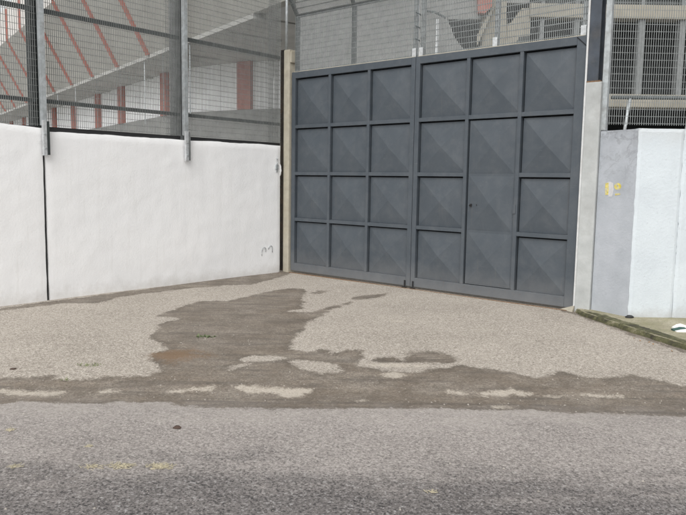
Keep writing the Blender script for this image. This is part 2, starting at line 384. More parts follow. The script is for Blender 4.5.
def ground_sheet(name, mat, us, vs):
    U, V = np.meshgrid(us, vs); P = np.stack([U.ravel(), V.ravel()], 1)
    Z = dip(P[:, 0], P[:, 1])
    xy = CAM[None, :2] + P[:, :1]*R0[None, :2] + P[:, 1:]*F0[None, :2]
    nv, nu = len(vs), len(us)
    idx = np.arange(nv*nu).reshape(nv, nu)
    F = np.stack([idx[:-1, :-1], idx[:-1, 1:], idx[1:, 1:], idx[1:, :-1]], -1).reshape(-1, 4)
    me = bpy.data.meshes.new(name); me.from_pydata(np.column_stack([xy, Z]).tolist(), [], F.tolist())
    def attr(nm, val):
        a = me.attributes.new(nm, 'FLOAT', 'POINT'); a.data.foreach_set('value', val.astype(np.float32))
    near = np.where((P[:, 1] > 4.2) & (P[:, 1] < 13.5))[0]
    wet = np.full(len(P), -1.); silt = wet.copy(); rust = wet.copy(); Q = P[near]
    if len(Q):
        a = np.max([sdf(Q, poly_px(x)) for x in WET], 0)
        for x in DRY: a = np.minimum(a, -sdf(Q, poly_px(x)))
        wet[near] = a
        silt[near] = np.max([sdf(Q, poly_px(x)) for x in SILT], 0)
        rust[near] = np.max([sdf(Q, poly_px(x)) for x in RUST], 0)
    attr('wet', np.clip(wet, -.6, .6)); attr('silt', np.clip(silt, -.6, .6)); attr('rust', np.clip(rust, -.6, .6)); attr('vdist', P[:, 1]); attr('udist', P[:, 0])
    me.polygons.foreach_set('use_smooth', [True]*len(me.polygons))
    me.materials.append(M[mat]); o = bpy.data.objects.new(name, me); col.objects.link(o); return structure(o)
ground_sheet('driveway', 'apron', np.arange(-9, 7.01, .05), np.concatenate([np.arange(4.98, 6.6, .025), np.arange(6.6, 14.01, .05)]))
ground_sheet('road', 'road', np.concatenate([np.arange(-40, -9, 1.), np.arange(-9, 7.01, .05), np.arange(8, 40, 1.)]), np.concatenate([np.arange(-5, 2.5, .5), np.arange(2.5, 4.981, .04), [4.98]]))
structure(MB().add([uvw(-400, -400, -.06), uvw(400, -400, -.06), uvw(400, 400, -.06), uvw(-400, 400, -.06)], [(0, 1, 2, 3)]).build('ground', 'yard'))

# pavement wedge with its mossy kerb on the right of the gate
KH = .05
kp = [(5.30, -.07), (5.47, -.27), (6.25, -.82), (6.90, -1.25), (7.75, -1.80), (8.2, -2.05)]
kdir = uvw(6, 5.25)
back = [uvw(8.5, 5.35), uvw(8.5, 8.6), uvw(3.4, 8.6)]
poly = kp + [(uvw(4.6, 5.35)[0], uvw(4.6, 5.35)[1])] + [(b[0], b[1]) for b in back] + [(5.30, .05)]
pv = MB(); n = len(poly)
pv.add([(x, y, -.03) for x, y in poly]+[(x, y, KH) for x, y in poly], [tuple(range(n, 2*n))] + [(i, (i+1) % n, n+(i+1) % n, n+i) for i in range(n)])
pave = structure(pv.build('pavement', 'pave'))
random.seed(4)
kpts = []
for i in range(len(kp)-1):
    a, b = Vector((*kp[i], 0)), Vector((*kp[i+1], 0)); k_ = max(2, int((b-a).length/.03))
    kpts += [a.lerp(b, k/k_) for k in range(k_)]
kb = MB(); prof = [(.035, -.03), (.03, .35), (.012, .85), (-.02, 1.10), (-.07, 1.14), (-.13, 1.06), (-.17, .97)]; kv = []; kf = []
for i, p in enumerate(kpts):
    d = (kpts[min(i+1, len(kpts)-1)]-kpts[max(i-1, 0)]).normalized(); nrm = Vector((d.y, -d.x, 0)); nrm = nrm if nrm.y < 0 else -nrm
    rise = min(1, .85+i*.01)
    for j, (o_, z) in enumerate(prof):
        w1 = .016*mnoise.noise(Vector((p.x*7, p.y*7, j*.8)))+.010*mnoise.noise(Vector((p.x*26, p.y*26, j*1.7)))
        kv.append(tuple(p+nrm*(o_+w1)+Vector((0, 0, z*KH*rise if z > 0 else -.03))+Vector((0, 0, w1*.4))))
n = len(prof)
for i in range(len(kpts)-1):
    for j in range(n-1): kf.append((i*n+j, i*n+j+1, (i+1)*n+j+1, (i+1)*n+j))
kb.add(kv, kf).build('kerb', 'kerb', pave, smooth=True)

# ------------------------------------------------------------------ left boundary wall
def slab(parent, y0, y1, h0, h1, x1=0., th=.2, seed=0, mat='white', name='slab', wear=(1., 1.)):
    """cast slab on the plane x = x1 between y0 and y1, uneven face and hand-finished edges"""
    ny, nz = max(6, int(abs(y1-y0)/.05)), 44
    m_ = MB(); vs = []; fs = []
    for j in range(nz+1):
        for i in range(ny+1):
            a = i/ny; b = j/nz; y = y0+(y1-y0)*a; H = h0+(h1-h0)*a
            H += .010*mnoise.noise(Vector((y*2.2, seed, 3.)))+.005*mnoise.noise(Vector((y*9, seed, 1.)))
            z = -.02+(H+.02)*b
            x = x1+.010*mnoise.noise(Vector((y*1.1, z*1.1, seed)))+.004*mnoise.noise(Vector((y*6, z*6, seed+5)))
            e, k_ = min((a*abs(y1-y0), wear[0]), ((1-a)*abs(y1-y0), wear[1]), ((1-b)*H, 1.))       # worn edge
            if e < .03: x -= .016*k_*(1-e/.03)**2
            if (i in (0, ny)) and wear[i > 0] > .1: y += .006*mnoise.noise(Vector((z*5, seed, i)))
            vs.append((x, y, z))
    W_ = ny+1
    for j in range(nz):
        for i in range(ny): fs.append((j*W_+i, j*W_+i+1, (j+1)*W_+i+1, (j+1)*W_+i))
    rim = [i for i in range(W_)] + [j*W_+ny for j in range(1, nz+1)] + [nz*W_+i for i in range(ny-1, -1, -1)] + [j*W_ for j in range(nz-1, 0, -1)]
    k = len(rim); nf = len(vs)
    for r in rim: vs.append(vs[r])
    nb = len(vs)
    for r in rim: vs.append((x1-th, vs[r][1], vs[r][2]))
    rim = [nf+i for i in range(k)]
    for i in range(k): fs.append((rim[i], nb+i, nb+(i+1) % k, rim[(i+1) % k]))
    fs.append(tuple(nb+i for i in range(k)))
    m_.add(vs, fs); o = m_.build(name, mat, parent)
    me = o.data
    me.polygons.foreach_set('use_smooth', [i < ny*nz for i in range(len(me.polygons))])
    return o
wall = empty('boundary_wall', (0, -3.2, 0), 'white painted concrete boundary wall of joined slabs under the steel mesh fence', 'wall')
slab(wall, -2.1297, -.15, 2.175, 2.19, seed=1, wear=(.03, 1.))
slab(wall, -4.29, -2.1303, 2.17, 2.175, seed=1, wear=(.3, .03))
slab(wall, -6.45, -4.33, 2.33, 2.205, x1=.012, seed=3, wear=(1., .3))
MB().box(-.15, -.03, -4.329, -4.291, -.02, 2.1).build('joint_shade', 'black', wall)  # black strip added; paints the shade inside the open joint
slab(wall, -8.6, -6.46, 2.32, 2.33, x1=.012, seed=4)
# cast-in lifting loops and a steel eye near the gate end, mortar lump on the edge
for yy, zz_ in ((-.54, .40), (-.39, .42)):
    pts = [(.004+.012*math.sin(math.pi*k/10), yy+.045*math.cos(math.pi*k/10)*1., zz_+.055*math.sin(math.pi*k/10)) for k in range(11)]
    pts = [(.004, yy+.045, zz_-.06 if yy > -.45 else zz_-.02)] + pts + ([(.004, yy-.045, zz_-.08)] if yy < -.45 else [])
    MB().tube(pts, .006, 6).build('lifting_loop', 'galv', wall, smooth=True)
ey = MB(); ey.tube([(.012, -.255, 1.98), (.03, -.255, 1.955), (.03, -.255, 1.88), (.012, -.255, 1.86)], .011, 6)
ey.box(-.01, .03, -.285, -.225, 1.78, 1.86); ey.box(.0, .022, -.265, -.235, 1.74, 1.79)
ey.build('latch_eye', 'galv', wall, .004)
lm = MB(); lm.tube([(-.02, -.155, 1.66), (-.02, -.142, 1.70), (-.02, -.138, 1.76), (-.02, -.142, 1.83), (-.02, -.155, 1.88)], [.006, .016, .022, .015, .006], 10)
lm.build('mortar_lump', 'white', wall, smooth=True)

# ------------------------------------------------------------------ mesh fences
PV, PHH = .027, .080
def mesh_panel(parent, fn, a0, a1, z0, z1, vw=.0048, vd=.008, hw=.005, mat='wire', name='wire_mesh'):
    """welded mesh: fn(a, depth, z); verticals every 27 mm, horizontals every 80 mm"""
    m_ = MB(); a = a0+PV*.5
    while a < a1:
        m_.fbox(fn, a-vw/2, a+vw/2, -vd/2, vd/2, z0, z1); a += PV
    z = z0+.02
    while z < z1:
        m_.fbox(fn, a0, a1, vd/2, vd/2+hw, z-hw/2, z+hw/2); z += PHH
    return m_.build(name, mat, parent, kind='stuff')
lf = empty('mesh_fence', (0, -3.2, 2.2), 'tall galvanised wire mesh fence on top of the long white wall', 'fence')
FX = -.06; FT = 5.0
def ff(a, d, z): return (FX-d, a, z)
POSTS = [-.06, -2.13, -4.30, -6.45]
for i in range(3): mesh_panel(lf, ff, POSTS[i+1]+.03, POSTS[i]-.03, 2.235, FT, mat='wire_dark')
for zr in (2.555, 3.67, 4.78):
    for i in range(3):
        MB().box(FX-.065, FX-.02, POSTS[i+1]+.03, POSTS[i]-.035, zr-.026, zr+.026).build('rail', 'rail', lf, .003)
for i in range(3): MB().box(FX-.07, FX-.012, POSTS[i+1]+.04, POSTS[i]-.04, 2.15, 2.232).build('gap_shade_strip', 'black', lf)  # black strip added to paint the dark gap under the mesh
for i, y in enumerate(POSTS[1:]):
    MB().box(-.035, .03, y-.034, y+.034, 2.24, FT+.1).build('post', 'galv', lf, .004)
    # channel bracket bolted to the face of the wall
    z0 = 1.86
    br = MB(); br.box(.03, .075, y-.045, y+.004, z0, 2.30)
    b_ = br.build('bracket', 'galv_bright', lf, .004)
    MB().box(.03, .07, y+.006, y+.042, z0+.01, 2.29).build('bracket_shade', 'dark_steel' if i != 0 else 'mid_steel', b_, .003)  # dark box paints the shaded open side of the channel
    for zb in (1.95, 2.13):
        MB().tube([(.074, y-.02, zb), (.09, y-.02, zb)], .012, 6).build('bolt', 'galv', b_)
    cm = 'mid_steel' if i == 0 else 'dark_steel'
    MB().box(-.31, -.10, y-.05, y+.05, 2.0, FT).build('column', cm, lf, .004)
    MB().box(-.10, -.095, y-.09, y+.09, 2.0, FT).build('column_flange', cm, lf)
# overlapping second sheet of mesh behind the post, and a stay at the wall end
def fo(a, d, z): return (FX-.10-d, a, z)
mesh_panel(lf, fo, -2.36, -2.14, 2.235, FT, mat='wire_dark', name='overlap_mesh')
def fo2(a, d, z): return (FX-.10-d, a, z)
mesh_panel(lf, fo2, -.30, -.07, 2.235, FT, mat='wire_dark', name='overlap_mesh')
MB().tube([(-.03, .0, 3.80), (-.03, .0, FT+.1)], .022, 8).build('end_post', 'galv', lf, smooth=True)

# ------------------------------------------------------------------ gate posts
MB_ = MB(); MB_.box(-.03, .105, -.06, .10, -.02, 3.80); MB_.box(.105, .135, -.05, .08, 3.58, 3.77)
tag(MB_.build('gate_post', 'beige_post', None, .012), 'slim beige concrete gate post at the end of the white wall', 'gate post')
rc = MB(); rc.box(-.17, -.035, .0, .012, -.02, 3.82); rc.box(-.17, -.158, .013, .12, -.02, 3.82); rc.box(-.047, -.035, .013, .12, -.02, 3.82); rc.box(-.15, -.05, -.012, -.002, 2.33, 2.40)
tag(rc.build('steel_channel', 'rusty'), 'dark rusty steel channel between the white wall and the beige gate post', 'steel channel')
pier = empty('gate_pier', (5.35, 0, 0), 'narrow weathered white concrete gate pier with dark steel column on top', 'gate pier')
MB().box(5.262, 5.452, -.075, .14, -.02, 2.84).build('pier_shaft', 'pier', pier, .012)
MB().box(5.236, 5.2595, -.06, .06, .0, FT+.2).build('angle_iron', 'pier_trim', pier, .002)
h = MB(); h.box(5.266, 5.40, -.06, -.048, 2.842, FT+.2); h.box(5.266, 5.40, .06, .072, 2.842, FT+.2); h.box(5.326, 5.338, -.0475, .0595, 2.842, FT+.2)
h.build('steel_column', 'blue_steel', pier)
MB().box(5.262, 5.43, -.07, .08, 2.838, 2.856).build('base_plate', 'rust_patch', pier, .002)

wd = MB(); wd.add([(5.0, -.02, -.02), (5.258, -.14, -.02), (5.258, .02, -.02), (5.258, -.09, .07), (5.258, .02, .09)], [(0, 1, 2), (0, 3, 1), (0, 2, 4), (0, 4, 3), (1, 3, 4, 2)]); wd.build('mortar_fillet', 'beige_post', pier)
# ------------------------------------------------------------------ gate leaves
GY = -.03           # front face of the frame
Z0, Z1 = .035, 3.415
ZR = [.93, 1.715, 2.505]
def pyramid(parent, x0, x1, z0, z1, gl=.018, gt=.020, name='panel', peak=.050, base=.0):
    """pressed diamond-point panel, set back in its frame with a shadow gap above and to the left"""
    a, b, c_, d = x0+gl, x1-.002, z0+.002, z1-gt
    yb = GY+.046+base; yp = yb-peak; cx, cz = (a+b)/2, (c_+d)/2; e = .012
    m_ = MB(); n_ = 6
    vs = []; fs = []
    def pt(u, v_):
        x = a+(b-a)*u; z = c_+(d-c_)*v_
        r = max(abs(u-.5), abs(v_-.5))*2
        return (x, yb-peak*max(0, 1-r)*1.0+.0025*mnoise.noise(Vector((x*3, z*3, 2.))), z)
    N = 8
    vs = [pt(i/N, j/N) for j in range(N+1) for i in range(N+1)]
    for j in range(N):
        for i in range(N):
            q_ = [j*(N+1)+i, j*(N+1)+i+1, (j+1)*(N+1)+i+1, (j+1)*(N+1)+i]
            if (i < N/2) == (j < N/2): fs += [(q_[0], q_[1], q_[2]), (q_[0], q_[2], q_[3])]
            else: fs += [(q_[0], q_[1], q_[3]), (q_[1], q_[2], q_[3])]
    W_ = N+1; nb = len(vs)
    rim = list(range(W_)) + [j*W_+N for j in range(1, N+1)] + [N*W_+i for i in range(N-1, -1, -1)] + [j*W_ for j in range(N-1, 0, -1)]
    for r in rim: vs.append((vs[r][0], yb+.012, vs[r][2]))
    k = len(rim)
    for i in range(k): fs.append((rim[i], nb+i, nb+(i+1) % k, rim[(i+1) % k]))
    m_.add(vs, fs)
    return m_.build(name, 'gate', parent)
def make_leaf(x0, x1, mull, sl, sr, label, wicket=None):
    t = empty('gate_leaf', ((x0+x1)/2, 0, 0), label, 'gate', 'leaves of the double steel gate')
    fr = MB(); yb = .065
    fr.box(x0, x0+sl, GY, yb, Z0, Z1); fr.box(x1-sr, x1, GY, yb, Z0, Z1)
    xi0, xi1 = x0+sl+.0005, x1-sr-.0005
    fr.box(xi0, xi1, GY-.002, yb, Z1-.105, Z1-.0005); fr.box(xi0, xi1, GY-.002, yb, Z0+.0005, Z0+.135)
    frame = fr.build('frame', 'gate', t, .004)
    zlo, zhi = Z0+.135, Z1-.105
    xs = [x0+sl] + mull + [x1-sr]; zs = [zlo] + ZR + [zhi]
    hm = .026
    for x in mull: MB().box(x-hm, x+hm, GY+.001, yb-.002, zlo+.0005, zhi-.0005).build('mullion', 'gate', t, .003)
    for c_ in range(3):
        xa = xs[c_]+(hm if c_ else 0); xb = xs[c_+1]-(hm if c_ < 2 else 0)
        if wicket == c_:
            continue
        for zr in ZR: MB().box(xa+.0005, xb-.0005, GY+.003, yb-.004, zr-.028, zr+.028).build('crossbar', 'gate', t, .003)
        for r in range(4):
            za = zs[r]+(.028 if r else 0); zb = zs[r+1]-(.028 if r < 3 else 0)
            pyramid(t, xa, xb, za, zb)
    if wicket is not None:
        xa, xb = xs[wicket]+hm, xs[wicket+1]-hm
        zr = ZR[2]
        MB().box(xa+.0005, xb-.0005, GY+.003, yb-.004, zr-.028, zr+.028).build('crossbar', 'gate', t, .003)
        pyramid(t, xa, xb, zr+.028, zhi)
        # pedestrian door: its own thin skin with three pressed fields and flat seams
        dx0, dx1, dz0, dz1 = xa+.020, xb-.006, zlo+.008, zr-.028-.02
        dm = MB(); dm.box(dx0, dx1, GY+.026, GY+.050, dz0, dz1)
        door = dm.build('wicket_door', 'gate', t, .003); door['label'] = 'pedestrian door set into the gate leaf, with a small worn lock'
        cuts = [dz0+.006, .93, 1.715, dz1-.006]
        for r in range(3):
            pyramid(door, dx0+.02, dx1-.02, cuts[r]+(.018 if r else .01), cuts[r+1]-(.018 if r < 2 else .01), .002, .002, 'panel', .040, -.022)
        hd = MB(); hd.box(dx0+.05, dx0+.075, GY-.004, GY+.0265, 1.27, 1.31); hd.tube([(dx0+.06, GY-.003, 1.29), (dx0+.06, GY-.03, 1.29)], .008, 6)
        hd.build('lock', 'black', door)
        MB().tube([(dx0+.16, GY+.028, 1.295), (dx0+.16, GY+.006, 1.295)], .014, 8).build('keyhole', 'black', door)
        MB().box(xb-.012, xb+.03, GY-.008, GY+.0008, 1.20, 1.32).build('hinge', 'gate', door, .002)
    MB().box(x0+.02, x1-.02, yb-.008+.012, yb+.012, Z0+.02, Z1-.02).build('gap_shade_sheet', 'groove', t)  # near-black sheet added behind the panels; paints the shade in their gaps
    return t
GL, GM, GR = .135, 2.690, 5.228
la = make_leaf(GL, GM-.004, [1.0, 1.815], .085, .075, 'dark grey steel gate leaf without a door, next to the white wall')
lb = make_leaf(GM+.004, GR, [3.575, 4.37], .075, .125, 'dark grey steel gate leaf with a pedestrian door, hung on the white pier', wicket=1)
for t, x0, x1 in ((la, GL, GM-.06), (lb, GM+.06, GR-.12)):
    pass
# mesh screens on the gate leaves, the top part leaning out over the street
ZK = 4.34
def gf(a, d, z):
    if z <= ZK: return (a, .01+d, z)
    return (a, .01+d-(z-ZK)*.72, z)
def top_mesh(t, a0, a1, posts, stile_mats):
    mesh_panel(t, gf, a0, a1, Z1+.012, ZK-.001, .008, .010, .010)
    mesh_panel(t, gf, a0, a1, ZK+.001, ZK+.75, .008, .010, .010, name='leaning_mesh')
    for x, mt in zip(posts, stile_mats):
        p = MB(); p.box(x-.028, x+.028, .022, .07, Z1+.0005, ZK); 
        p.hexa([(x-.028, .022, ZK), (x+.028, .022, ZK), (x+.028, .07, ZK), (x-.028, .07, ZK), (x-.028, .022-.54, ZK+.75), (x+.028, .022-.54, ZK+.75), (x+.028, .07-.54, ZK+.75), (x-.028, .07-.54, ZK+.75)])
        po = p.build('screen_post', mt, t)
        if mt == 'galv': MB().box(x-.034, x+.034, -.006, .0, Z1+.0005, Z1+.13).build('foot_bracket', 'galv_bright', po, .002)
    MB().box(a0, a1, .0215, .0585, ZK-.02, ZK+.018).build('screen_rail', 'rail', t)
    MB().box(a0+.01, a1-.01, -.018, .02, Z1+.0005, Z1+.010).build('rust_strip', 'beige_post', t)
top_mesh(la, GL+.03, GM-.02, [GL+.06, 1.44, 2.634], ['rail', 'rail', 'galv'])
top_mesh(lb, GM+.02, GR-.02, [2.758, 3.955, 5.165], ['galv', 'galv', 'galv'])
MB().bar((GR-.125, GY-.004, Z1-.012), (GR-.004, GY-.004, Z1-.125), .010, .006, (0, 1, 0)).build('corner_weld', 'groove', lb)
for t, x in ((la, GM-.09), (lb, GM+.06)):
    d = MB(); d.tube([(x, GY-.016, .005), (x, GY-.016, .12)], .012, 8); d.box(x-.035, x+.035, GY-.04, GY-.002, .008, .02)
    d.build('drop_bolt', 'black', t)
for zc in (3.68, 3.86, 4.05):
    MB().bar((2.655, -.012, zc), (2.735, -.012, zc-.04), .016, .012, (0, 1, 0)).build('chain_link', 'rail', lb)
# rusted threshold rail in the driveway
tag(MB().box(.15, 5.22, -.085, -.072, -.02, .009).build('gate_track', 'rust_patch'), 'thin rusty steel strip set in the ground under the gate', 'threshold')

# ------------------------------------------------------------------ right boundary wall and its fence
rw = empty('boundary_wall', (6.2, .1, 0), 'pale bluish white end wall with a bare grey angled face beside the gate pier', 'wall')
CU, CV = to_uv((5.958, -.196, 0)); CU += .005
WHT = 2.25
c0 = uvw(CU, CV)
bz = MB(); bz.add([(5.458, -.035, 0), (c0[0], c0[1], 0), (c0[0]+.2, c0[1]+.32, 0), (5.60, .26, 0), (5.458, .26, 0),
                   (5.458, -.035, WHT), (c0[0], c0[1], WHT), (c0[0]+.2, c0[1]+.32, WHT), (5.60, .26, WHT), (5.458, .26, WHT)],
                  [(4, 3, 2, 1, 0), (5, 6, 7, 8, 9), (0, 1, 6, 5), (1, 2, 7, 6), (2, 3, 8, 7), (3, 4, 9, 8), (4, 0, 5, 9)])
bz.build('angled_face', 'bare', rw, .006)
def rslab(u0, u1, seed):
    nu, nz = max(8, int((u1-u0)/.03)), 60; vs = []; fs = []
    for j in range(nz+1):
        for i in range(nu+1):
            a, b = i/nu, j/nz; u = u0+(u1-u0)*a; H = WHT+.004+.006*mnoise.noise(Vector((u*6, seed, 0)))
            z = -.02+(H+.02)*b; v = CV-.012+.006*mnoise.noise(Vector((u*2, z*2, seed)))
            if i == 0: u -= .006+.010*mnoise.noise(Vector((z*9, seed, 7)))+.006*mnoise.noise(Vector((z*30, seed, 7)))
            e = min(a*(u1-u0), (1-a)*(u1-u0), (1-b)*H)
            if e < .02: v += .01*(1-e/.02)**2
            vs.append(uvw(u, v, z))
    W_ = nu+1
    for j in range(nz):
        for i in range(nu): fs.append((j*W_+i, j*W_+i+1, (j+1)*W_+i+1, (j+1)*W_+i))
    rim = list(range(W_)) + [j*W_+nu for j in range(1, nz+1)] + [nz*W_+i for i in range(nu-1, -1, -1)] + [j*W_ for j in range(nz-1, 0, -1)]
    nb = len(vs); k = len(rim)
    for r in rim: vs.append(tuple(np.array(vs[r])+F0*.22))
    for i in range(k): fs.append((rim[i], nb+i, nb+(i+1) % k, rim[(i+1) % k]))
    fs.append(tuple(nb+i for i in range(k)))
    MB().add(vs, fs).build('slab', 'pale', rw)
rslab(CU+.004, 3.905, 11); rslab(3.913, 6.2, 12); rslab(6.21, 8.4, 13)
# yellow number sprayed on the bare face: 1 and a filled loop over a dash, on a pale overpainted patch
fa = Vector((5.458, -.035, 0)); fb = Vector((c0[0], c0[1], 0)); fd = (fb-fa).normalized(); fn_ = Vector((fd.y, -fd.x, 0)); fn_ = fn_ if fn_.y < 0 else -fn_
FL = (fb-fa).length
def face(a, d, z): p = fa+fd*a-fn_*(-.0)+fn_*(-d); return (p.x, p.y, z)
def on_face(px, py):
    d = ray(px, py); n_ = np.array(fn_); k = ((np.array(fa)-CAM)@n_)/(d@n_); P = CAM+d*k
    return float((P-np.array(fa))@np.array(fd)), float(P[2])
def mark(pts, name, mat, d): MB().prism([on_face(*p) for p in pts], face, -d, .001).build(name, mat, rw)
mark([(607.5, 182), (610, 181.6), (613, 183), (613.5, 190), (612, 196.5), (608.6, 196.5), (607, 190)], 'overpaint_patch', 'ghost', .0015)
mark([(605.6, 183.2), (608.6, 182.6), (608.9, 189), (608.2, 194.8), (605.4, 195), (605.3, 189)], 'painted_number', 'yellow', .003)
ring = [(617.8+3.5*math.cos(k*math.pi/6), 186.4+3.5*math.sin(k*math.pi/6)) for k in range(12)]
for k in range(12):
    a_, b_ = ring[k], ring[(k+1) % 12]; ia = (617.7+(a_[0]-617.8)*.25, 186.0+(a_[1]-186.4)*.25); ib = (617.7+(b_[0]-617.8)*.25, 186.0+(b_[1]-186.4)*.25)
    if k == 0: rm = MB()
    rm.prism([on_face(*a_), on_face(*b_), on_face(*ib), on_face(*ia)], face, -.003, .001)
rm.build('painted_number', 'yellow', rw)
mark([(615.2, 193.6), (620.2, 193.2), (620.4, 194.6), (615.4, 195.4)], 'painted_number', 'yellow', .003)

rf = empty('mesh_fence', uvw(5, CV+.1, 2.25), 'tall galvanised wire mesh fence on top of the pale end wall by the pier', 'fence')
def rfn(a, d, z): return uvw(a, CV+.10+d, z)
mesh_panel(rf, rfn, 3.06, 5.15, 2.30, FT+.1); mesh_panel(rf, rfn, 5.22, 7.3, 2.30, FT+.1)
MB().box(5.438, 5.508, -.02, .05, 2.26, FT+.2).build('post', 'galv', rf, .004)
for u in (5.185, 7.33): MB().fbox(rfn, u-.034, u+.034, -.035, .035, 2.26, FT+.2).build('post', 'galv', rf, .004)
for zr in (3.95, 4.9):
    for a, b in ((3.07, 5.145), (5.225, 7.29)): MB().fbox(rfn, a, b, .02, .06, zr-.02, zr+.02).build('rail', 'rail', rf)
MB().fbox(rfn, 4.055, 4.115, -.155, -.125, 1.86, 2.08).build('bracket', 'rust_patch', rf, .003)

# ------------------------------------------------------------------ raised stand behind the left fence
sd = empty('grandstand', stw(40, 11, 0), 'raised concrete grandstand with leaning soffit, red ribs and white sheet walls', 'grandstand')
S0, S1 = 19.5, 96.; TW, T1, T2 = 12.52, 10.36, 8.55; ZB, ZC, ZS, ZP, ZT = 4.54, 6.47, 6.66, 10.06, 12.05
def sbox(m_, s0, s1, t0, t1, z0, z1): return m_.fbox(stw, s0, s1, t0, t1, z0, z1)
sof = MB(); sof.prism([(T1, ZS), (T2, ZP), (T2+.35, ZP+.1), (T1+.45, ZS+.05)], lambda t, s, z: stw(s, t, z), S0-6, S1); sof.build('soffit', 'soffit', sd)
k_ = (ZT-ZP)/(ZP-ZS); MB().prism([(T2-.002, ZP+.004), (T2-(T1-T2)*k_, ZT), (T2-(T1-T2)*k_+.35, ZT+.1), (T2+.35, ZP+.104)], lambda t, s, z: stw(s, t, z), S0-6, 32.99).build('soffit', 'soffit', sd)
sbox(MB(), 33., S1, T2, T2+.3, ZP+.003, ZT).build('parapet', 'parapet', sd)
sbox(MB(), S0, S1, T1, T1+.30, ZC+.04, ZS-.002).build('edge_beam', 'ceiling', sd)
sbox(MB(), S0, S1, T1+.31, TW+4, ZC+.06, ZC+.3).build('concourse_ceiling', 'ceiling', sd)
SK = 30.2
sbox(MB(), SK, S1, TW-.15, TW+.6, -.05, ZB).build('base_wall', 'concrete', sd)
sbox(MB(), S0, SK-.01, TW+4, 22, ZC+.06, ZC+.3).build('concourse_ceiling', 'ceiling', sd)
sbox(MB(), SK+1, S1, TW+4.02, TW+4.2, 0, 11).build('back_wall', 'ceiling', sd)
sbox(MB(), S0-.2, S0-.01, T1+.5, TW+4, ZC+.1, 11).build('end_wall', 'ceiling', sd)
# red ribs on the soffit, running on up the parapet
dn = Vector((ZS-ZP, 0, 0))
for k in range(14):
    s = 28.6+4.0*k
    rb = MB(); nx = math.hypot(ZP-ZS, T1-T2); ot, oz = -(ZP-ZS)/nx*.10, -(T1-T2)/nx*.10
    rb.prism([(T1, ZS), (T2, ZP), (T2+ot, ZP+oz), (T1+ot, ZS+oz)], lambda t, s_, z: stw(s_, t, z), s-.11, s+.11)
    rib = rb.build('rib', 'red', sd)
    if s > 33: sbox(MB(), s-.11, s+.11, T2-.09, T2-.001, ZP+.02, ZT-.15).build('rib_upstand', 'red', rib)
# white sheeting between red columns: each corrugated sheet its own part
def seg(A, B):
    A, B = np.array(A), np.array(B); d = (B-A)/np.hypot(*(B-A)); n_ = np.array([d[1], -d[0]]); n_ = n_ if n_[1] > 0 else -n_
    return (lambda a, t, z: stw(A[0]+d[0]*a+n_[0]*t, A[1]+d[1]*a+n_[1]*t, z)), float(np.hypot(*(B-A)))
def clad_run(fn, L, cs):
    for a in cs: MB().fbox(fn, a-.36, a+.36, -.22, .3, ZB+.002, ZC+.05).build('column', 'red', sd)
    ed = [-.3] + cs + [L+.3]
    for a, b in zip(ed[:-1], ed[1:]):
        a_, b_ = a+.37, b-.37; n_ = max(1, int(round((b_-a_)/1.05)))
        for k in range(n_):
            p0, p1 = a_+(b_-a_)*k/n_+.012, a_+(b_-a_)*(k+1)/n_-.012; nc = 8
            pts = [(p0+(p1-p0)*i/nc, -.06 if i % 2 else -.015) for i in range(nc+1)]
            MB().add([fn(x, t, ZB+.003) for x, t in pts]+[fn(x, t, ZC+.05) for x, t in pts], [(i, i+1, nc+2+i, nc+1+i) for i in range(nc)]).build('cladding_sheet', 'clad', sd)
fn, L = seg((SK, TW), (95., TW)); clad_run(fn, L, [x-SK for x in (32.2, 38.6, 43.0, 48.4, 53.8, 59.2, 64.6, 70., 75.4, 80.8, 86.2)])
bend = [(SK, TW), (26.6, 14.05), (22.5, 17.2)]
for i in range(2):
    fn, L = seg(bend[i+1], bend[i]); clad_run(fn, L, [.25] if i == 0 else [1.9])
    MB().fbox(fn, 0 if i else .005, L+.08 if i else L-.005, -.15, .6, -.05, ZB).build('base_wall', 'concrete', sd)
# thin stanchions between deck edge and soffit edge
for s in (24.6, 27.3, 29.4, 32.7, 36.4, 40.4, 44.4): MB().tube([stw(s, T1+.1, 3.9), stw(s, T1+.1, ZC+.039)], .025, 6).build('stanchion', 'galv', sd)
# inclined raker beams under the ceiling
for s in (22., 27., 34., 41., 48.): MB().prism([(TW+.2, ZC+.06), (TW+.2, ZC-.02), (T1+.32, ZC+.04), (T1+.32, ZC+.06)], lambda t, s_, z: stw(s_, t, z), s-.15, s+.15).build('raker_beam', 'ceiling', sd)

# ------------------------------------------------------------------ concrete block behind the gate and right fence
V0 = 18.
gs = empty('concrete_stand', uvw(4, V0, 0), 'weathered concrete frame of a second stand with dark bays behind the gate', 'grandstand')
def pzu(p): return on_v(p[0], p[1], V0)
def fw(a, d, z): return uvw(a, V0+d, z)
def piece(pts, name, mat, d0=0., d1=.35):
    q_ = [pzu(p) for p in pts]; q_ = [(u, max(z, -.04)) for u, z in q_]
    return MB().prism(q_, fw, d0, d1).build(name, mat, gs)
piece([(296, -70), (447.8, -70), (447.8, 20), (455, 38), (462.8, 48), (462.8, 235), (296, 235)], 'wall_panel', 'concrete')
piece([(448, -70), (482, -70), (482, 19), (448, 19)], 'lintel', 'concrete', .01, .35)
piece([(482.2, -70), (507, -70), (507, 235), (482.2, 235)], 'wall_panel', 'concrete_warm', .02, .35)
piece([(463, 48), (470, 50), (482, 45), (482, 235), (463, 235)], 'wall_panel', 'concrete', .03, .35)
piece([(507.2, 24), (512, 22), (522, 8), (530, 8), (530, 235), (507.2, 235)], 'wall_panel', 'concrete_warm', .01, .35)
piece([(507.2, -70), (530, -70), (530, 2.8), (507.2, 2.8)], 'lintel', 'concrete', 0., .35)
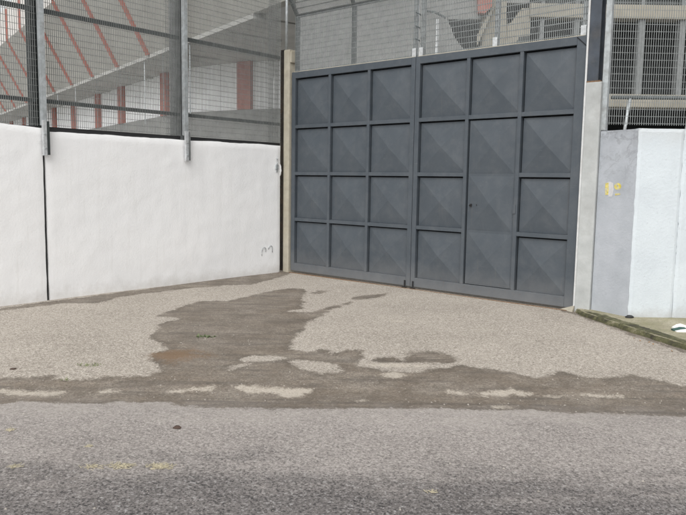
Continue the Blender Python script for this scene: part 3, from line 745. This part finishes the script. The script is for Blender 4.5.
piece([(477, -25), (491.5, -25), (490.5, 8), (483.5, 15), (477, 14)], 'red_bracket', 'red', -.18, -.003)
piece([(490.5, 9), (495, 5), (482, 34), (476.5, 46), (476.5, 36)], 'raker_edge', 'concrete_warm', -.10, -.002)
piece([(519, 37), (530, 35.5), (530, 46), (514, 48)], 'dark_patch', 'dark_in', -.02, .005)  # small near-black patch on the wall face
def zb_(y0, y1, x): return pzu((x, y1))[1], pzu((x, y0))[1]
zl, zh = zb_(5, 19, 640)
MB().fbox(fw, pzu((530.3, 0))[0], 12., -.05, .35, zl, zh).build('beam', 'concrete_warm', gs, .02)
zl2, zh2 = zb_(94.5, 107.5, 640)
MB().fbox(fw, pzu((530.3, 0))[0], 12., -.05, .35, zl2, zh2).build('beam', 'concrete_warm', gs, .02)
zl3, zh3 = zb_(-45, -32, 640)
MB().fbox(fw, pzu((530.3, 0))[0], 12., -.05, .35, zl3, zh3).build('beam', 'concrete_warm', gs, .02)
for px in (541, 575.5, 640.5, 681, 726):
    u = pzu((px, 60))[0]; wd = .05 if px == 541 else .075
    MB().fbox(fw, u-wd, u+wd, .02, .22, zh2+.001, zl-.001).build('mullion_post', 'mid_steel', gs)
    MB().fbox(fw, u-wd*.6, u+wd*.6, .02, .2, zh+.001, zl3-.001).build('mullion_post', 'mid_steel', gs)
MB().tube([uvw(*pzu((604, 100.5))[:1], V0-.5, zl2+.18), uvw(12, V0-.5, zl2+.22)], .045, 8).build('handrail', 'rail', gs, smooth=True)
for px in (616, 676, 720):
    u = pzu((px, 120))[0]; MB().tube([uvw(u-.05, V0-.5, 2.2), uvw(u+.12, V0-.5, zl2+.18)], .04, 6).build('handrail_post', 'galv', gs, smooth=True)
uL, uR = pzu((296, 0))[0], 12.
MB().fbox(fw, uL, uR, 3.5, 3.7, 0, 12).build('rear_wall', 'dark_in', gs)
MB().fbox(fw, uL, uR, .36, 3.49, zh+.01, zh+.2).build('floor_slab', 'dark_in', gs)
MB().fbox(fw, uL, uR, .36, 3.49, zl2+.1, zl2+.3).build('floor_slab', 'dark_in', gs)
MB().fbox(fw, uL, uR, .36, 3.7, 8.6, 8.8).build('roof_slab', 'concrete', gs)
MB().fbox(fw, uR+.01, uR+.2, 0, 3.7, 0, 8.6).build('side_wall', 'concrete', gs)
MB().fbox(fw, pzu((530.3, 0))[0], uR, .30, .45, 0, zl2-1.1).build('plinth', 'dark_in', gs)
MB().tube([uvw(pzu((436, 0))[0], V0-.4, 3.), uvw(pzu((436, 0))[0], V0-.4, pzu((436, 23))[1])], .045, 8).build('rail_post', 'galv_bright', gs, smooth=True)
MB().tube([uvw(*pzu((423, 0))[:1], V0-.2, pzu((423, 12.5))[1]), uvw(pzu((434, 0))[0], V0-.2, pzu((434, 14))[1]), uvw(pzu((445, 0))[0], V0-.2, pzu((445, 19.5))[1])], .03, 6).build('cable', 'rail', gs)

# ------------------------------------------------------------------ small things lying about
def gz(px, py):
    P = on_ground(px, py); u, v = to_uv(P); return Vector((P[0], P[1], float(dip(np.array(u), np.array(v)))))
random.seed(11)
def lump(name, p, r, mat, label, cat, group=None, sq=.6, seed=0):
    bm = bmesh.new(); bmesh.ops.create_icosphere(bm, subdivisions=2, radius=r)
    for v_ in bm.verts:
        k = 1+.35*mnoise.noise(v_.co*(1.2/r)+Vector((seed, 0, 0))); v_.co = Vector((v_.co.x*k*1.3, v_.co.y*k, max(-.3*r, v_.co.z*k*sq)))
    me = bpy.data.meshes.new(name); bm.to_mesh(me); bm.free(); me.materials.append(M[mat])
    o = bpy.data.objects.new(name, me); o.location = (p[0], p[1], p[2]+.25*r); col.objects.link(o); o.rotation_euler.z = YAW
    return tag(o, label, cat, group)
lump('clod', gz(177, 428), .021, 'stone_dark', 'small dark reddish brown clod on the bare road', 'clod', seed=2)
lump('clod', gz(13, 369), .019, 'stone_dark', 'dark dry clod beside the damp gutter under the white wall', 'clod', sq=.35, seed=5)
lump('pebble', gz(256, 292.5), .016, 'pebble', 'tiny pale pebble on the damp patch near the gate', 'pebble', seed=3)
lump('clod', gz(629, 322), .035, 'black', 'black lump at the foot of the pale wall corner', 'clod', sq=.6, seed=8).location.z = KH+.012
def tuft(name, p, n_, rad, hgt, mat, label, cat, flat=False, blade=.004, ln=None, group=None):
    m_ = MB()
    for k in range(n_):
        a = random.uniform(0, 2*math.pi); r = rad*(min(.62, abs(random.gauss(0, .40))) if flat else math.sqrt(random.random())); b = Vector((p[0]+math.cos(a)*r*1.6*R0[0]-math.sin(a)*r*.8*R0[1], p[1]+math.cos(a)*r*1.6*R0[1]+math.sin(a)*r*.8*R0[0], p[2]))
        if flat:
            th = random.uniform(0, math.pi); L = (ln or .05)*random.uniform(.4, 1.2); d = Vector((math.cos(th), math.sin(th), random.uniform(-.08, .25)))*L
            z = random.uniform(.002, hgt)*max(.1, 1-r/rad*.7); m_.bar(b+Vector((0, 0, z)), b+d+Vector((0, 0, z)), blade, .002)
        else:
            th = random.uniform(0, 2*math.pi); L = hgt*random.uniform(.5, 1.1); out = Vector((math.cos(th), math.sin(th), 0))
            sd_ = Vector((-out.y, out.x, 0))*blade
            lf_ = random.uniform(.15, .8); p1 = b+out*L*.6+Vector((0, 0, L*lf_)); p2 = b+out*L*1.3+Vector((0, 0, L*lf_*.8))
            m_.add([b-sd_*.5, b+sd_*.5, p1+sd_, p1-sd_, p2], [(0, 1, 2, 3), (3, 2, 4)])
    o = m_.build(name, mat); return tag(o, label, cat, group)
tuft('weed', gz(205, 337), 38, .06, .03, 'green', 'low green weed sprouting in the middle of the damp patch', 'weed', blade=.007)
tuft('weed', gz(90, 365), 40, .07, .02, 'green_pale', 'sparse faded green weed on the dry driveway above the gutter', 'weed', blade=.005)
tuft('weed', gz(66, 378.5), 12, .03, .025, 'green_pale', 'tiny weed at the upper edge of the damp gutter', 'weed', blade=.004)
tuft('straw_clump', gz(159, 468), 150, .075, .012, 'straw', 'thickest clump of dry yellow straw lying on the road', 'straw', True, .0028, .028)
tuft('straw_clump', gz(119, 467), 90, .075, .008, 'straw', 'smaller loose clump of dry straw beside the thick one', 'straw', True, .0028, .028)
tuft('straw_clump', gz(88, 447), 26, .025, .006, 'straw', 'pinch of straw lying alone on the pale road edge', 'straw', True, .0025, .025)
tuft('straw_clump', gz(92, 468), 40, .06, .005, 'straw', 'thin scatter of straw bits trailing from the clumps', 'straw', True, .002, .035)
tuft('straw_clump', gz(9, 431), 20, .03, .007, 'straw', 'small tan flake of straw by the gutter below the first wall slab', 'straw', True, .004, .03)
tuft('straw_clump', gz(14, 467.5), 24, .045, .005, 'straw', 'long thin wisp of straw on the darker road', 'straw', True, .002, .03)
tuft('straw_clump', gz(432, 493), 16, .035, .006, 'straw', 'faint straw wisp on the dark worn lane', 'straw', True, .002, .035)
for i, (px, py) in enumerate([(606, 329.5), (634, 339), (640, 341.5), (649, 343), (653, 345), (672, 352)]):
    p = gz(px, py); m_ = MB(); th = random.uniform(0, 6.28); d = Vector((math.cos(th), math.sin(th), 0)); e = Vector((-d.y, d.x, 0)); L = random.uniform(.014, .022)
    m_.add([p+d*L+Vector((0, 0, .012)), p+e*L*.5+Vector((0, 0, .004)), p-d*L+Vector((0, 0, .010)), p-e*L*.5+Vector((0, 0, .012)), p+Vector((0, 0, .003))], [(0, 1, 4), (1, 2, 4), (2, 3, 4), (3, 0, 4)])
    tag(m_.build('fallen_leaf', 'leaf'), 'small dry orange leaf lying along the mossy kerb', 'leaf', 'dry leaves along the kerb')
# crumpled carton on the pavement
P = on_ground(681, 331, KH); u0, v0 = to_uv(P)
lt = empty('litter', (P[0], P[1], KH), 'crumpled white and dark green packet lying on the mossy pavement', 'litter')
def crumple(name, mat, du0, du1, dv0, dv1, z0, z1, seed):
    m_ = MB(); N = 7; vs = []; fs = []
    for s_ in (0, 1):
        for j in range(N+1):
            for i in range(N+1):
                a, b = i/N, j/N; u = u0+du0+(du1-du0)*a; v = v0+dv0+(dv1-dv0)*b
                z = KH+z0+(z1-z0)*(math.sin(math.pi*min(1, a*1.3+.1))*.7+.3 if s_ else 0)*(.5+.5*math.sin(math.pi*b))+.012*mnoise.noise(Vector((u*25, v*25, seed)))*s_
                vs.append(uvw(u+.01*mnoise.noise(Vector((u*20, v*20, seed+3))), v+.012*mnoise.noise(Vector((u*18, v*18, seed+9))), z))
    W_ = N+1; off = W_*W_
    for j in range(N):
        for i in range(N):
            fs.append((off+j*W_+i, off+j*W_+i+1, off+(j+1)*W_+i+1, off+(j+1)*W_+i)); fs.append((j*W_+i, (j+1)*W_+i, (j+1)*W_+i+1, j*W_+i+1))
    rim = list(range(W_)) + [j*W_+N for j in range(1, N+1)] + [N*W_+i for i in range(N-1, -1, -1)] + [j*W_ for j in range(N-1, 0, -1)]
    for i in range(len(rim)): a, b = rim[i], rim[(i+1) % len(rim)]; fs.append((a, b, off+b, off+a))
    m_.add(vs, fs).build(name, mat, lt)
crumple('packet', 'litter', -.075, .20, -.07, -.015, .0, .03, 1)
crumple('packet_side', 'litter_green', -.085, .20, -.013, .05, .0, .04, 2)
crumple('packet_flap', 'litter', -.05, .22, .052, .11, .0, .06, 3)

# loose grit: far too many to count
gm = MB(); rng = random.Random(5)
def grain(p, r_):
    q_ = [Vector((rng.uniform(.6, 1.3)*a, rng.uniform(.6, 1.3)*b, rng.uniform(.4, .9)*c_))*r_ for a, b, c_ in ((1, 0, 0), (0, 1, 0), (-1, 0, 0), (0, -1, 0), (0, 0, 1), (0, 0, -.4))]
    gm.add([p+x for x in q_], [(0, 1, 4), (1, 2, 4), (2, 3, 4), (3, 0, 4), (1, 0, 5), (2, 1, 5), (3, 2, 5), (0, 3, 5)])
for k in range(1500):
    v = rng.choice([rng.gauss(5.05, .25), rng.uniform(3., 4.9), rng.uniform(5.3, 8.5)]); u = rng.uniform(-5, 3.2)
    x, y, _ = uvw(u, v)
    if x < .15 or y > -.15: continue
    grain(Vector((x, y, float(dip(np.array(u), np.array(v))))), rng.choice([.003, .004, .004, .005, .007, .009]))
for k in range(260):       # gathered along the kerb and the foot of the white wall
    if k % 2: a, b = Vector((.05, rng.uniform(-5, -.3), 0)), Vector((abs(rng.gauss(0, .05)), 0, 0)); p = a+b
    else:
        i = rng.randrange(0, 3); p = Vector((*kp[i], 0)).lerp(Vector((*kp[i+1], 0)), rng.random())+Vector((-.03, -.05, 0))*(1+abs(rng.gauss(0, 1)))
    grain(p, rng.choice([.004, .006, .008]))
o = gm.build('grit', 'pebble', kind='stuff'); tag(o, 'loose grit scattered over the road, gutter and driveway', 'grit')
